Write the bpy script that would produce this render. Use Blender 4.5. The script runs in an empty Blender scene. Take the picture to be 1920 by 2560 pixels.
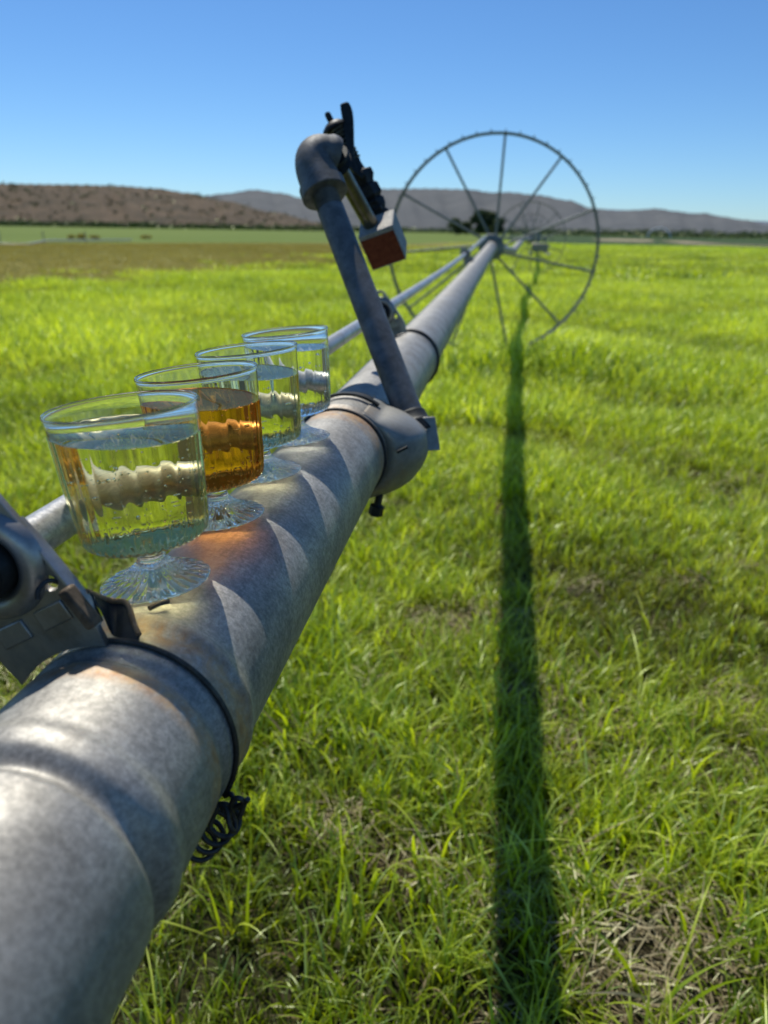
import bpy, bmesh, math, random
import numpy as np
from mathutils import Vector, Matrix
rng = random.Random(7)
nrg = np.random.default_rng(11)
PI = math.pi
sc = bpy.context.scene
col = sc.collection

# ------------------------------------------------------------------ camera frame
F_PX, CX, CY = 1923.0, 960.0, 1280.0
RW = Matrix(((0.9893065, -0.06454389, 0.13079272),
             (0.14499614, 0.33825655, -0.92981645),
             (0.01577248, 0.9388379, 0.34399802)))
CAM = Vector((0.162, 0.0, 1.1957))
H = 0.965          # height of the pipe axis beside the camera
A = 0.0508         # pipe radius
G = 0.08           # soil level

def at(x, y, d):
    """3D point seen at photo pixel x,y at depth d along the view axis (used once, to measure the place)"""
    return CAM + RW @ (Vector(((x - CX) / F_PX, -(y - CY) / F_PX, -1.0)) * d)

def on_ground(x, y, z=G):
    v = RW @ Vector(((x - CX) / F_PX, -(y - CY) / F_PX, -1.0))
    return CAM + v * ((z - CAM.z) / v.z)

# ------------------------------------------------------------------ node helpers
def mat(name):
    m = bpy.data.materials.new(name); m.use_nodes = True
    nt = m.node_tree; nt.nodes.clear()
    out = nt.nodes.new('ShaderNodeOutputMaterial')
    return m, nt, out

def N(nt, typ, **kw):
    n = nt.nodes.new(typ)
    for k, v in kw.items():
        if k.startswith('_'):
            setattr(n, k[1:], v)
        else:
            n.inputs[k.replace('__', ' ')].default_value = v
    return n

def L(nt, a, b): nt.links.new(a, b)

def ramp(nt, fac, stops, interp='LINEAR'):
    r = nt.nodes.new('ShaderNodeValToRGB'); r.color_ramp.interpolation = interp
    els = r.color_ramp.elements
    while len(els) < len(stops): els.new(0.5)
    for e, (p, c) in zip(els, stops):
        e.position = p
        e.color = (c[0], c[1], c[2], 1) if not isinstance(c, (int, float)) else (c, c, c, 1)
    L(nt, fac, r.inputs['Fac'])
    return r.outputs['Color']

def noise(nt, scale, detail=6, rough=0.6, coord='Object', dist=0.0, vec=None, scl=None):
    n = N(nt, 'ShaderNodeTexNoise', Scale=scale, Detail=detail, Roughness=rough, Distortion=dist)
    if vec is None:
        tc = nt.nodes.new('ShaderNodeTexCoord'); vec = tc.outputs[coord]
    if scl:
        mp = N(nt, 'ShaderNodeMapping'); mp.inputs['Scale'].default_value = scl
        L(nt, vec, mp.inputs['Vector']); vec = mp.outputs['Vector']
    L(nt, vec, n.inputs['Vector'])
    return n.outputs['Fac']

def mixc(nt, fac, a, b, blend='MIX'):
    m = nt.nodes.new('ShaderNodeMix'); m.data_type = 'RGBA'; m.blend_type = blend
    for i, v in ((0, fac), (6, a), (7, b)):
        if isinstance(v, (int, float)): m.inputs[i].default_value = v
        elif isinstance(v, (tuple, list)): m.inputs[i].default_value = (v[0], v[1], v[2], 1)
        else: L(nt, v, m.inputs[i])
    return m.outputs[2]

def bump(nt, h, strength, dist):
    b = N(nt, 'ShaderNodeBump', Strength=strength, Distance=dist)
    L(nt, h, b.inputs['Height']); return b.outputs['Normal']

# ------------------------------------------------------------------ materials
def aluminium(name, lo=(0.25, 0.242, 0.218), hi=(0.50, 0.482, 0.435), r0=0.50, r1=0.64, metal=0.55, stain_caustic=0.0, spangle=330):
    m, nt, out = mat(name)
    p = nt.nodes.new('ShaderNodeBsdfPrincipled'); L(nt, p.outputs[0], out.inputs[0])
    n1 = noise(nt, 26, 9, 0.72, dist=0.4)
    n2 = noise(nt, spangle, 3, 0.6)
    n3 = noise(nt, 9, 6, 0.65, scl=(1, 0.25, 1))
    c1 = ramp(nt, n1, [(0.3, lo), (0.62, hi)])
    c2 = ramp(nt, n2, [(0.36, (0.50, 0.51, 0.52)), (0.62, (1.0, 1.0, 1.0))])
    c2 = mixc(nt, 0.8, c2, ramp(nt, noise(nt, 1100, 3, 0.7), [(0.40, (0.55, 0.56, 0.57)), (0.60, (1.0, 1.0, 1.0))]), 'MULTIPLY')
    scr = noise(nt, 260, 4, 0.75, scl=(1, 0.045, 1), dist=0.3)
    c2 = mixc(nt, 0.6, c2, ramp(nt, scr, [(0.36, (0.62, 0.63, 0.64)), (0.47, (1.0, 1.0, 1.0)), (0.66, (1.0, 1.0, 1.0)), (0.70, (1.35, 1.35, 1.33))]), 'MULTIPLY')
    c = mixc(nt, 0.75, c1, c2, 'MULTIPLY')
    c = mixc(nt, ramp(nt, n3, [(0.52, 0.0), (0.72, 0.35)]), c, (0.42, 0.38, 0.30))
    if stain_caustic > 0:
        # rust and lime bands; the two nearest also paint in the cups' orange caustics
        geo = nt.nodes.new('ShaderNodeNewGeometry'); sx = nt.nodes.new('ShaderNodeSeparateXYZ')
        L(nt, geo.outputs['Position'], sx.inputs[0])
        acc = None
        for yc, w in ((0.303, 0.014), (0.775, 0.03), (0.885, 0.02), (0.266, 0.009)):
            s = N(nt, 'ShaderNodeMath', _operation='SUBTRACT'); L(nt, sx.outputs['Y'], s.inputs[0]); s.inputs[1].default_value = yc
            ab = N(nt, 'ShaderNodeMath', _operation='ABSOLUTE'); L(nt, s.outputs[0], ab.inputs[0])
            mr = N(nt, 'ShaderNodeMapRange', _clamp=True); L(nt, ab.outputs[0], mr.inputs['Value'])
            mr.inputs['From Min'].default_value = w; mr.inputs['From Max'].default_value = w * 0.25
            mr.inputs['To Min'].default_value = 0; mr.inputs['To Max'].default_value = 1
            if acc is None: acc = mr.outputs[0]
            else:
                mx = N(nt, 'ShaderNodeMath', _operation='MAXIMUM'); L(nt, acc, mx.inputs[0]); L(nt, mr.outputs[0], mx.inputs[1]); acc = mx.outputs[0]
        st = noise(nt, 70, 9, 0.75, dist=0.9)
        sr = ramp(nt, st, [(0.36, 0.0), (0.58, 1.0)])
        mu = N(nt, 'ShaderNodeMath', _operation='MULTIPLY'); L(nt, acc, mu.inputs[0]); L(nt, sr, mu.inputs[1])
        mu2 = N(nt, 'ShaderNodeMath', _operation='MULTIPLY'); L(nt, mu.outputs[0], mu2.inputs[0]); mu2.inputs[1].default_value = stain_caustic
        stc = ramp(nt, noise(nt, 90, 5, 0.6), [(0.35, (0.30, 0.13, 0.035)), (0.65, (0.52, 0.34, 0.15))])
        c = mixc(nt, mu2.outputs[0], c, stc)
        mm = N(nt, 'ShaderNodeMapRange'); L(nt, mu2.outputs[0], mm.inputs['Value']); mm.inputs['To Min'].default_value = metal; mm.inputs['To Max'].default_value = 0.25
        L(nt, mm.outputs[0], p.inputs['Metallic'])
    else:
        p.inputs['Metallic'].default_value = metal
    L(nt, c, p.inputs['Base Color'])
    L(nt, ramp(nt, n1, [(0.3, r1), (0.7, r0)]), p.inputs['Roughness'])
    hb = mixc(nt, 0.5, n2, noise(nt, 120, 6, 0.7))
    L(nt, bump(nt, hb, 0.22, 0.0006), p.inputs['Normal'])
    return m

def dull(name, c0, c1, rough=0.6, metal=0.3, scale=60, bmp=0.3, bd=0.0006, c2=None):
    m, nt, out = mat(name)
    p = nt.nodes.new('ShaderNodeBsdfPrincipled'); L(nt, p.outputs[0], out.inputs[0])
    n1 = noise(nt, scale, 8, 0.7, dist=0.3)
    c = ramp(nt, n1, [(0.32, c0), (0.66, c1)])
    if c2: c = mixc(nt, ramp(nt, noise(nt, scale * 0.35, 6, 0.7), [(0.5, 0.0), (0.68, 0.85)]), c, c2)
    L(nt, c, p.inputs['Base Color'])
    p.inputs['Metallic'].default_value = metal
    L(nt, ramp(nt, n1, [(0.3, min(1, rough + 0.15)), (0.7, rough - 0.1)]), p.inputs['Roughness'])
    L(nt, bump(nt, noise(nt, scale * 4, 5, 0.65), bmp, bd), p.inputs['Normal'])
    return m

M = {}
M['pipe'] = aluminium('aged_aluminium', stain_caustic=0.8)
M['shaft'] = aluminium('shaft_steel', lo=(0.34, 0.33, 0.31), hi=(0.62, 0.61, 0.58), r0=0.3, r1=0.5)
M['galv'] = dull('galvanised_grey', (0.07, 0.075, 0.078), (0.17, 0.175, 0.175), 0.55, 0.3, 45, 0.3, 0.0006, (0.12, 0.105, 0.075))
M['bracket'] = dull('bracket_steel', (0.20, 0.195, 0.185), (0.42, 0.41, 0.39), 0.38, 0.75, 40, 0.25, 0.0005, (0.17, 0.13, 0.08))
M['rusty'] = dull('rusty_steel', (0.16, 0.085, 0.04), (0.34, 0.25, 0.15), 0.75, 0.3, 120, 0.5, 0.0008)
M['darkrust'] = dull('dark_rusty_steel', (0.06, 0.045, 0.03), (0.16, 0.12, 0.08), 0.7, 0.4, 120, 0.5, 0.0008)
M['black'] = dull('black_iron', (0.008, 0.010, 0.010), (0.022, 0.026, 0.026), 0.55, 0.4, 90, 0.35, 0.0006)
M['rubber'] = dull('black_rubber', (0.010, 0.010, 0.011), (0.02, 0.02, 0.02), 0.7, 0.0, 90, 0.2, 0.0003)
M['wire'] = dull('dark_wire', (0.03, 0.03, 0.03), (0.085, 0.08, 0.07), 0.5, 0.6, 150, 0.3, 0.0003, (0.08, 0.05, 0.03))
M['clamp'] = dull('cast_clamp', (0.18, 0.18, 0.165), (0.34, 0.335, 0.30), 0.5, 0.45, 28, 0.25, 0.0006, (0.26, 0.17, 0.08))
M['nipple'] = dull('nipple_steel', (0.10, 0.095, 0.06), (0.20, 0.185, 0.13), 0.35, 0.85, 50, 0.15, 0.0003)
M['redrust'] = dull('red_oxide', (0.13, 0.022, 0.006), (0.22, 0.045, 0.012), 0.85, 0.0, 160, 0.6, 0.0006)
M['concrete'] = dull('grey_casting', (0.20, 0.20, 0.19), (0.42, 0.40, 0.36), 0.7, 0.2, 200, 0.7, 0.0008)
M['wheel'] = dull('wheel_steel', (0.12, 0.14, 0.14), (0.24, 0.26, 0.25), 0.5, 0.3, 12, 0.2, 0.001)
M['white'] = dull('pale_sheet', (0.55, 0.57, 0.58), (0.75, 0.76, 0.76), 0.6, 0.0, 0.5, 0.1, 0.01)
M['bark'] = dull('bark', (0.05, 0.035, 0.022), (0.11, 0.085, 0.06), 0.9, 0.0, 3, 0.6, 0.02)

def glass(name, ior=1.49, tint=(1, 1, 1), rough=0.0):
    m, nt, out = mat(name)
    g = N(nt, 'ShaderNodeBsdfGlass', IOR=ior, Roughness=rough); g.inputs['Color'].default_value = (*tint, 1)
    L(nt, g.outputs[0], out.inputs[0])
    L(nt, bump(nt, noise(nt, 60, 2, 0.4), 0.06, 0.0006), g.inputs['Normal'])
    return m
M['plastic'] = glass('clear_plastic', 1.47, (1.0, 0.995, 0.98))
M['wine'] = glass('pale_wine', 1.35, (1.0, 0.975, 0.74))
M['wine2'] = glass('pale_gold_wine', 1.35, (1.0, 0.98, 0.78))
M['amber'] = glass('amber_wine', 1.35, (1.0, 0.66, 0.31))
M['water'] = glass('clear_drink', 1.35, (0.99, 1.0, 0.95))
M['bubble'] = glass('bubble', 1 / 1.335, (1, 1, 1))

def leafy(name, cols, trans=(0.25, 0.40, 0.03), tw=0.4, pos_scale=0.35, rand=True, gloss=0.06, pale=False):
    m, nt, out = mat(name)
    geo = nt.nodes.new('ShaderNodeNewGeometry')
    n1 = noise(nt, pos_scale, 5, 0.65, vec=geo.outputs['Position'])
    oi = nt.nodes.new('ShaderNodeObjectInfo')
    ad = N(nt, 'ShaderNodeMath', _operation='MULTIPLY_ADD')
    L(nt, (oi.outputs['Random'] if rand else geo.outputs['Random Per Island']), ad.inputs[0]); ad.inputs[1].default_value = 0.30
    L(nt, n1, ad.inputs[2])
    ad2 = N(nt, 'ShaderNodeMath', _operation='MULTIPLY_ADD')
    L(nt, geo.outputs['Random Per Island'], ad2.inputs[0]); ad2.inputs[1].default_value = 0.30
    L(nt, ad.outputs[0], ad2.inputs[2])
    c = ramp(nt, ad2.outputs[0], cols)
    if pale:
        c = mixc(nt, ramp(nt, geo.outputs['Random Per Island'], [(0.84, 0.0), (0.90, 0.75)]), c, (0.36, 0.50, 0.18))
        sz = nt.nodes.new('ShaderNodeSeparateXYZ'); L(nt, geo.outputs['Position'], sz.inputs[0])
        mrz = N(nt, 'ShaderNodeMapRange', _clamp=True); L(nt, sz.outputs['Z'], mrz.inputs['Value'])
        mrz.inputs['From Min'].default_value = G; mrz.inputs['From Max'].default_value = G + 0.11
        c = mixc(nt, 1.0, c, ramp(nt, mrz.outputs[0], [(0.0, (0.30, 0.28, 0.22)), (0.5, (0.95, 0.95, 0.95)), (1.0, (1.2, 1.17, 1.25))]), 'MULTIPLY')  # dead brown bases; dark gaps and bright tips painted in by height
    d = nt.nodes.new('ShaderNodeBsdfDiffuse'); L(nt, c, d.inputs['Color'])
    t = nt.nodes.new('ShaderNodeBsdfTranslucent')
    L(nt, mixc(nt, 1.0, c, trans, 'MULTIPLY'), t.inputs['Color'])
    mx = nt.nodes.new('ShaderNodeMixShader'); mx.inputs[0].default_value = tw
    L(nt, d.outputs[0], mx.inputs[1]); L(nt, t.outputs[0], mx.inputs[2])
    g = N(nt, 'ShaderNodeBsdfGlossy', Roughness=0.42); g.inputs['Color'].default_value = (0.8, 0.9, 0.6, 1)
    m2 = nt.nodes.new('ShaderNodeMixShader'); m2.inputs[0].default_value = gloss
    L(nt, mx.outputs[0], m2.inputs[1]); L(nt, g.outputs[0], m2.inputs[2])
    L(nt, m2.outputs[0], out.inputs[0])
    return m
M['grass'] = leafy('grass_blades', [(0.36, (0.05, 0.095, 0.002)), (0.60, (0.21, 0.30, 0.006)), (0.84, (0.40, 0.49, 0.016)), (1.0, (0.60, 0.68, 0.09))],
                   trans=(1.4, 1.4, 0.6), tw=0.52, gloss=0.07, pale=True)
M['straw'] = leafy('dry_blades', [(0.4, (0.13, 0.09, 0.045)), (0.8, (0.30, 0.235, 0.13)), (1.0, (0.48, 0.40, 0.25))],
                   trans=(1.0, 0.9, 0.7), tw=0.25)
M['drygrass'] = leafy('mown_blades', [(0.4, (0.22, 0.20, 0.035)), (0.8, (0.36, 0.31, 0.07)), (1.0, (0.42, 0.38, 0.11))],
                   trans=(1.3, 1.2, 0.8), tw=0.3, pos_scale=0.12)
M['leaf'] = leafy('tree_leaves', [(0.4, (0.012, 0.022, 0.010)), (0.8, (0.028, 0.05, 0.018)), (1.0, (0.05, 0.075, 0.03))],
                   trans=(1.2, 1.4, 0.7), tw=0.25, pos_scale=0.2)
M['scrub'] = leafy('scrub_leaves', [(0.4, (0.03, 0.036, 0.022)), (0.8, (0.06, 0.065, 0.035)), (1.0, (0.11, 0.10, 0.05))],
                   trans=(1.0, 1.0, 0.7), tw=0.2, pos_scale=0.05)

def ground_mat(name, stops, s1=0.5, s2=60, rough=0.95, mixdark=0.6, bd=0.02):
    m, nt, out = mat(name)
    geo = nt.nodes.new('ShaderNodeNewGeometry')
    p = nt.nodes.new('ShaderNodeBsdfPrincipled'); L(nt, p.outputs[0], out.inputs[0])
    p.inputs['Roughness'].default_value = rough
    p.inputs['Specular IOR Level'].default_value = 0.1
    n1 = noise(nt, s1, 8, 0.7, vec=geo.outputs['Position'])
    n2 = noise(nt, s2, 8, 0.75, vec=geo.outputs['Position'])
    c = ramp(nt, n1, stops)
    c = mixc(nt, mixdark, c, ramp(nt, n2, [(0.35, 0.35), (0.62, 1.0)]), 'MULTIPLY')
    L(nt, c, p.inputs['Base Color'])
    L(nt, bump(nt, n2, 0.7, bd), p.inputs['Normal'])
    return m
M['soil'] = ground_mat('thatch_and_soil', [(0.3, (0.03, 0.04, 0.010)), (0.6, (0.06, 0.05, 0.028)), (0.75, (0.15, 0.12, 0.07))], 1.1, 45)
M['near_far'] = ground_mat('field_green', [(0.3, (0.18, 0.26, 0.004)), (0.7, (0.27, 0.36, 0.006))], 0.08, 1.2, mixdark=0.25, bd=0.1)
M['mown'] = ground_mat('mown_field', [(0.3, (0.17, 0.17, 0.035)), (0.7, (0.25, 0.215, 0.06))], 0.05, 3.0, mixdark=0.3, bd=0.03)
M['meadow'] = ground_mat('far_meadow', [(0.3, (0.10, 0.15, 0.025)), (0.7, (0.16, 0.21, 0.045))], 0.02, 0.4, mixdark=0.2, bd=0.1)
M['crop'] = ground_mat('dark_crop', [(0.3, (0.035, 0.065, 0.022)), (0.7, (0.055, 0.09, 0.03))], 0.01, 0.2, mixdark=0.2, bd=0.1)
M['tan'] = ground_mat('bare_earth', [(0.3, (0.25, 0.22, 0.13)), (0.7, (0.38, 0.32, 0.22))], 0.02, 0.3, mixdark=0.2, bd=0.1)
M['hill_brown'] = ground_mat('sagebrush_slope', [(0.28, (0.068, 0.066, 0.042)), (0.45, (0.110, 0.086, 0.055)), (0.6, (0.145, 0.108, 0.070)), (0.75, (0.18, 0.145, 0.10))], 0.035, 0.16, mixdark=0.55, bd=2.0)
M['hill_grey'] = ground_mat('hazy_far_hills', [(0.3, (0.088, 0.098, 0.104)), (0.7, (0.145, 0.15, 0.148))], 0.004, 0.02, mixdark=0.18, bd=6.0)  # distance haze put into the grey-blue base colour
M['hill_haze'] = ground_mat('hazy_distant_hills', [(0.3, (0.12, 0.145, 0.19)), (0.7, (0.16, 0.18, 0.22))], 0.002, 0.02, mixdark=0.1, bd=6.0)  # bluer base colour carries the haze of the farther ridge
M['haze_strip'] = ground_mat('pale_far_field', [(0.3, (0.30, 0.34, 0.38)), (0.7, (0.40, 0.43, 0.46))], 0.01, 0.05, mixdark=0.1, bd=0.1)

# ------------------------------------------------------------------ geometry helpers
def tag(o, label=None, cat=None, group=None, kind=None):
    if label: o['label'] = label
    if cat: o['category'] = cat
    if group: o['group'] = group
    if kind: o['kind'] = kind
    return o

def empty(name, loc=(0, 0, 0), parent=None):
    e = bpy.data.objects.new(name, None); e.empty_display_size = 0.1
    col.objects.link(e)
    e.location = Vector(loc) - (parent_loc(parent) if parent else Vector((0, 0, 0)))
    if parent: e.parent = parent
    return e

class MB:
    """collects verts and faces of one mesh (world coordinates)"""
    def __init__(s): s.v = []; s.f = []; s.mi = []
    def add(s, vs, fs, mi=0):
        b = len(s.v); s.v += [tuple(v) for v in vs]; s.f += [tuple(i + b for i in f) for f in fs]; s.mi += [mi] * len(fs)
    def grid(s, rows, closed_u=True, closed_v=False, mi=0):
        """rows: list of rings of points"""
        n = len(rows[0]); vs = [p for r in rows for p in r]; fs = []
        R_ = len(rows)
        for i in range(R_ if closed_v else R_ - 1):
            i2 = (i + 1) % R_
            for j in range(n if closed_u else n - 1):
                j2 = (j + 1) % n
                fs.append((i * n + j, i * n + j2, i2 * n + j2, i2 * n + j))
        s.add(vs, fs, mi)
    def cap(s, ring, mi=0, flip=False):
        n = len(ring); f = list(range(n))
        s.add(ring, [tuple(reversed(f)) if flip else tuple(f)], mi)
    def tube(s, pts, r, n=12, caps=True, closed=False, mi=0):
        pts = [Vector(p) for p in pts]; k = len(pts)
        rr = r if isinstance(r, (list, tuple)) else [r] * k
        rows = []; up = None
        for i, p in enumerate(pts):
            a = pts[(i - 1) % k] if (closed or i > 0) else p
            b = pts[(i + 1) % k] if (closed or i < k - 1) else p
            t = (b - a)
            if t.length < 1e-9: t = Vector((0, 0, 1))
            t.normalize()
            if up is None:
                up = Vector((0, 0, 1)) if abs(t.z) < 0.9 else Vector((1, 0, 0))
            up = (up - t * up.dot(t)).normalized()
            sd = t.cross(up)
            rows.append([p + (up * math.cos(2 * PI * j / n) + sd * math.sin(2 * PI * j / n)) * rr[i] for j in range(n)])
        s.grid(rows, True, closed, mi)
        if caps and not closed:
            s.cap(rows[0], mi, True); s.cap(rows[-1], mi)
    def lathe(s, prof, o=(0, 0, 0), ax=(0, 0, 1), n=48, fr=None, closed=False, mi=0, side=None):
        """prof: list of (r, h). fr(theta, i, r) -> r"""
        o = Vector(o); ax = Vector(ax).normalized()
        u = Vector(side) if side else (Vector((1, 0, 0)) if abs(ax.x) < 0.9 else Vector((0, 1, 0)))
        u = (u - ax * u.dot(ax)).normalized(); w = ax.cross(u)
        rows = []
        for i, (r, h) in enumerate(prof):
            ring = []
            for j in range(n):
                t = 2 * PI * j / n
                q = fr(t, i, r) if fr else r
                if isinstance(q, tuple): q, dh = q
                else: dh = 0
                ring.append(o + ax * (h + dh) + (u * math.cos(t) + w * math.sin(t)) * max(q, 1e-6))
            rows.append(ring)
        s.grid(rows, True, closed, mi)
    def box(s, c, dx, dy, dz, mi=0):
        """c centre; dx,dy,dz half-axis vectors"""
        c, dx, dy, dz = map(Vector, (c, dx, dy, dz))
        vs = [c + dx * a + dy * b + dz * e for a in (-1, 1) for b in (-1, 1) for e in (-1, 1)]
        s.add(vs, [(0, 1, 3, 2), (4, 6, 7, 5), (0, 4, 5, 1), (2, 3, 7, 6), (0, 2, 6, 4), (1, 5, 7, 3)], mi)
    def prism(s, poly, d, mi=0):
        """poly: list of 3D points, extruded by vector d"""
        poly = [Vector(p) for p in poly]; d = Vector(d); n = len(poly)
        s.add(poly + [p + d for p in poly], [tuple(reversed(range(n))), tuple(range(n, 2 * n))] +
              [(i, (i + 1) % n, n + (i + 1) % n, n + i) for i in range(n)], mi)
    def build(s, name, mats, parent=None, smooth=True, bevel=0, auto=35, sub=0, weld=False):
        me = bpy.data.meshes.new(name)
        me.from_pydata(s.v, [], s.f); me.update()
        mats = mats if isinstance(mats, (list, tuple)) else [mats]
        for m_ in mats: me.materials.append(m_)
        if len(mats) > 1: me.polygons.foreach_set('material_index', s.mi)
        bm = bmesh.new(); bm.from_mesh(me)
        if weld: bmesh.ops.remove_doubles(bm, verts=bm.verts, dist=1e-6)
        bmesh.ops.recalc_face_normals(bm, faces=bm.faces)
        bm.to_mesh(me); bm.free()
        o = bpy.data.objects.new(name, me); col.objects.link(o)
        if parent: o.parent = parent; o.matrix_parent_inverse = Matrix.Translation(parent_loc(parent)).inverted()
        if smooth:
            me.polygons.foreach_set('use_smooth', [True] * len(me.polygons))
            if auto:
                me.set_sharp_from_angle(angle=math.radians(auto))
        if bevel:
            b = o.modifiers.new('bevel', 'BEVEL'); b.width = bevel; b.segments = 2; b.limit_method = 'ANGLE'; b.angle_limit = math.radians(40)
        if sub:
            q = o.modifiers.new('sub', 'SUBSURF'); q.levels = sub; q.render_levels = sub
        return o

def parent_loc(p):
    if p.data is not None: return Vector((0, 0, 0))   # mesh parts sit at the world origin
    v = Vector(p.location)
    while p.parent:
        p = p.parent; v += Vector(p.location)
    return v

# ------------------------------------------------------------------ the wheel line: where the pipe runs
HUB1 = at(1229, 618, 6.6)
KINK = at(1283, 628, 12.0)
KINK2 = at(1306, 598, 16.2)
HUB2 = at(1325, 598, 19.6)
HUB3 = at(1329, 590, 33.0)
HUB4 = at(1331, 587, 47.0)
def pipe_pt(y):
    if y < 1.8: return Vector((0, y, H))
    if y < HUB1.y:
        s = (y - 1.8) / (HUB1.y - 1.8)
        return Vector((HUB1.x * s * s, y, H + (HUB1.z - H) * s * s))
    ks = [HUB1, KINK, KINK2, HUB2, HUB3, HUB4]
    for a, b in zip(ks[:-1], ks[1:]):
        if y <= b.y:
            return a.lerp(b, (y - a.y) / (b.y - a.y))
    return HUB4.copy()

line = empty('irrigation_wheel_line', (0, 7.0, G))
tag(line, 'long galvanised irrigation pipe on big spoked steel wheels, crossing the green field', 'irrigation line')

# main pipe: near part with its couplings as a radius profile
def pipe_rad(y):
    r = A
    def bead(c, w, h):
        d = abs(y - c) / w
        return h * 0.5 * (1 + math.cos(PI * d)) if d < 1 else 0
    def step(c, w, h0):  # rises for y below c
        t = min(1, max(0, (c - y) / w + 0.5)); return h0 * t * t * (3 - 2 * t)
    r += step(0.322, 0.010, 0.0012)
    r += bead(0.313, 0.008, 0.0016)
    r -= bead(0.277, 0.007, 0.0024)
    r += bead(0.221, 0.010, 0.0018)
    r -= bead(0.2065, 0.0085, 0.0052)
    r += step(0.198, 0.012, 0.0006)
    r += bead(0.862, 0.011, 0.0030) + bead(0.800, 0.010, 0.0026)
    r -= bead(0.874, 0.004, 0.0015) + bead(0.788, 0.0035, 0.0015)
    r += 0.0012 if 0.80 < y < 0.862 else 0
    r += bead(1.47, 0.010, 0.0030) + bead(1.44, 0.02, 0.0015)
    r += bead(4.25, 0.02, 0.004) + bead(4.6, 0.02, 0.004) + (0.0025 if 4.25 < y < 4.6 else 0)
    return r
ys = []
y = -0.6
while y < HUB1.y + 0.02:
    ys.append(y)
    if 0.17 < y < 0.34 or 0.77 < y < 0.89 or 1.40 < y < 1.5: y += 0.0012
    elif y < 1.8: y += 0.02
    else: y += 0.04
mb = MB(); rows = []
NP = 128
for y in ys:
    c = pipe_pt(y); r = pipe_rad(y)
    rows.append([(c.x + r * math.sin(2 * PI * j / NP), c.y, c.z + r * math.cos(2 * PI * j / NP)) for j in range(NP)])
mb.grid(rows); mb.cap(rows[0], flip=True)
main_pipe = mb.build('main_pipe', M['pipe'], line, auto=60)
mb = MB()
mb.tube([HUB1, KINK], A, 32); o = mb.build('main_pipe', M['pipe'], line)
mb = MB(); mb.tube([KINK, KINK2, HUB2], A, 24); mb.build('main_pipe', M['pipe'], line)
mb = MB(); mb.tube([HUB2, HUB3, HUB4], A, 16); mb.build('main_pipe', M['pipe'], line)
mb = MB()
for kx, (dd) in ((KINK, 0.12),):
    d1 = (KINK - HUB1).normalized(); d2 = (KINK2 - KINK).normalized()
    mb.tube([KINK - d1 * dd, KINK, KINK + d2 * dd], A + 0.006, 24)
mb.build('pipe_coupler', M['pipe'], line)

# rubber seal in the coupling grooves
for yc in (0.8735, 0.7875):
    mb = MB()
    mb.tube([Vector(((A + 0.0004) * math.sin(t), yc, H + (A + 0.0004) * math.cos(t))) for t in [2 * PI * k / 96 for k in range(96)]], 0.0023, 8, closed=True)
    mb.build('rubber_seal', M['rubber'], line)
# thin band round the pipe beyond the riser
mb = MB()
mb.tube([Vector(((A + 0.004) * math.sin(t), 1.468, H + (A + 0.004) * math.cos(t))) for t in [2 * PI * k / 96 for k in range(96)]], 0.0028, 8, closed=True)
mb.build('band', M['wire'], line)

# drive shaft, parallel to the pipe
SO = Vector((-0.0535, 0, 0.0885)); SR = 0.0102
def shaft_pt(y): return pipe_pt(y) + SO
mb = MB(); yy = [-0.5, 0.0, 0.5, 1.0, 1.5, 1.8] + [1.8 + 0.3 * k for k in range(1, 17)] + [6.9]
mb.tube([shaft_pt(y) for y in yy], SR, 32)
mb.build('drive_shaft', M['shaft'], line)

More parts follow.
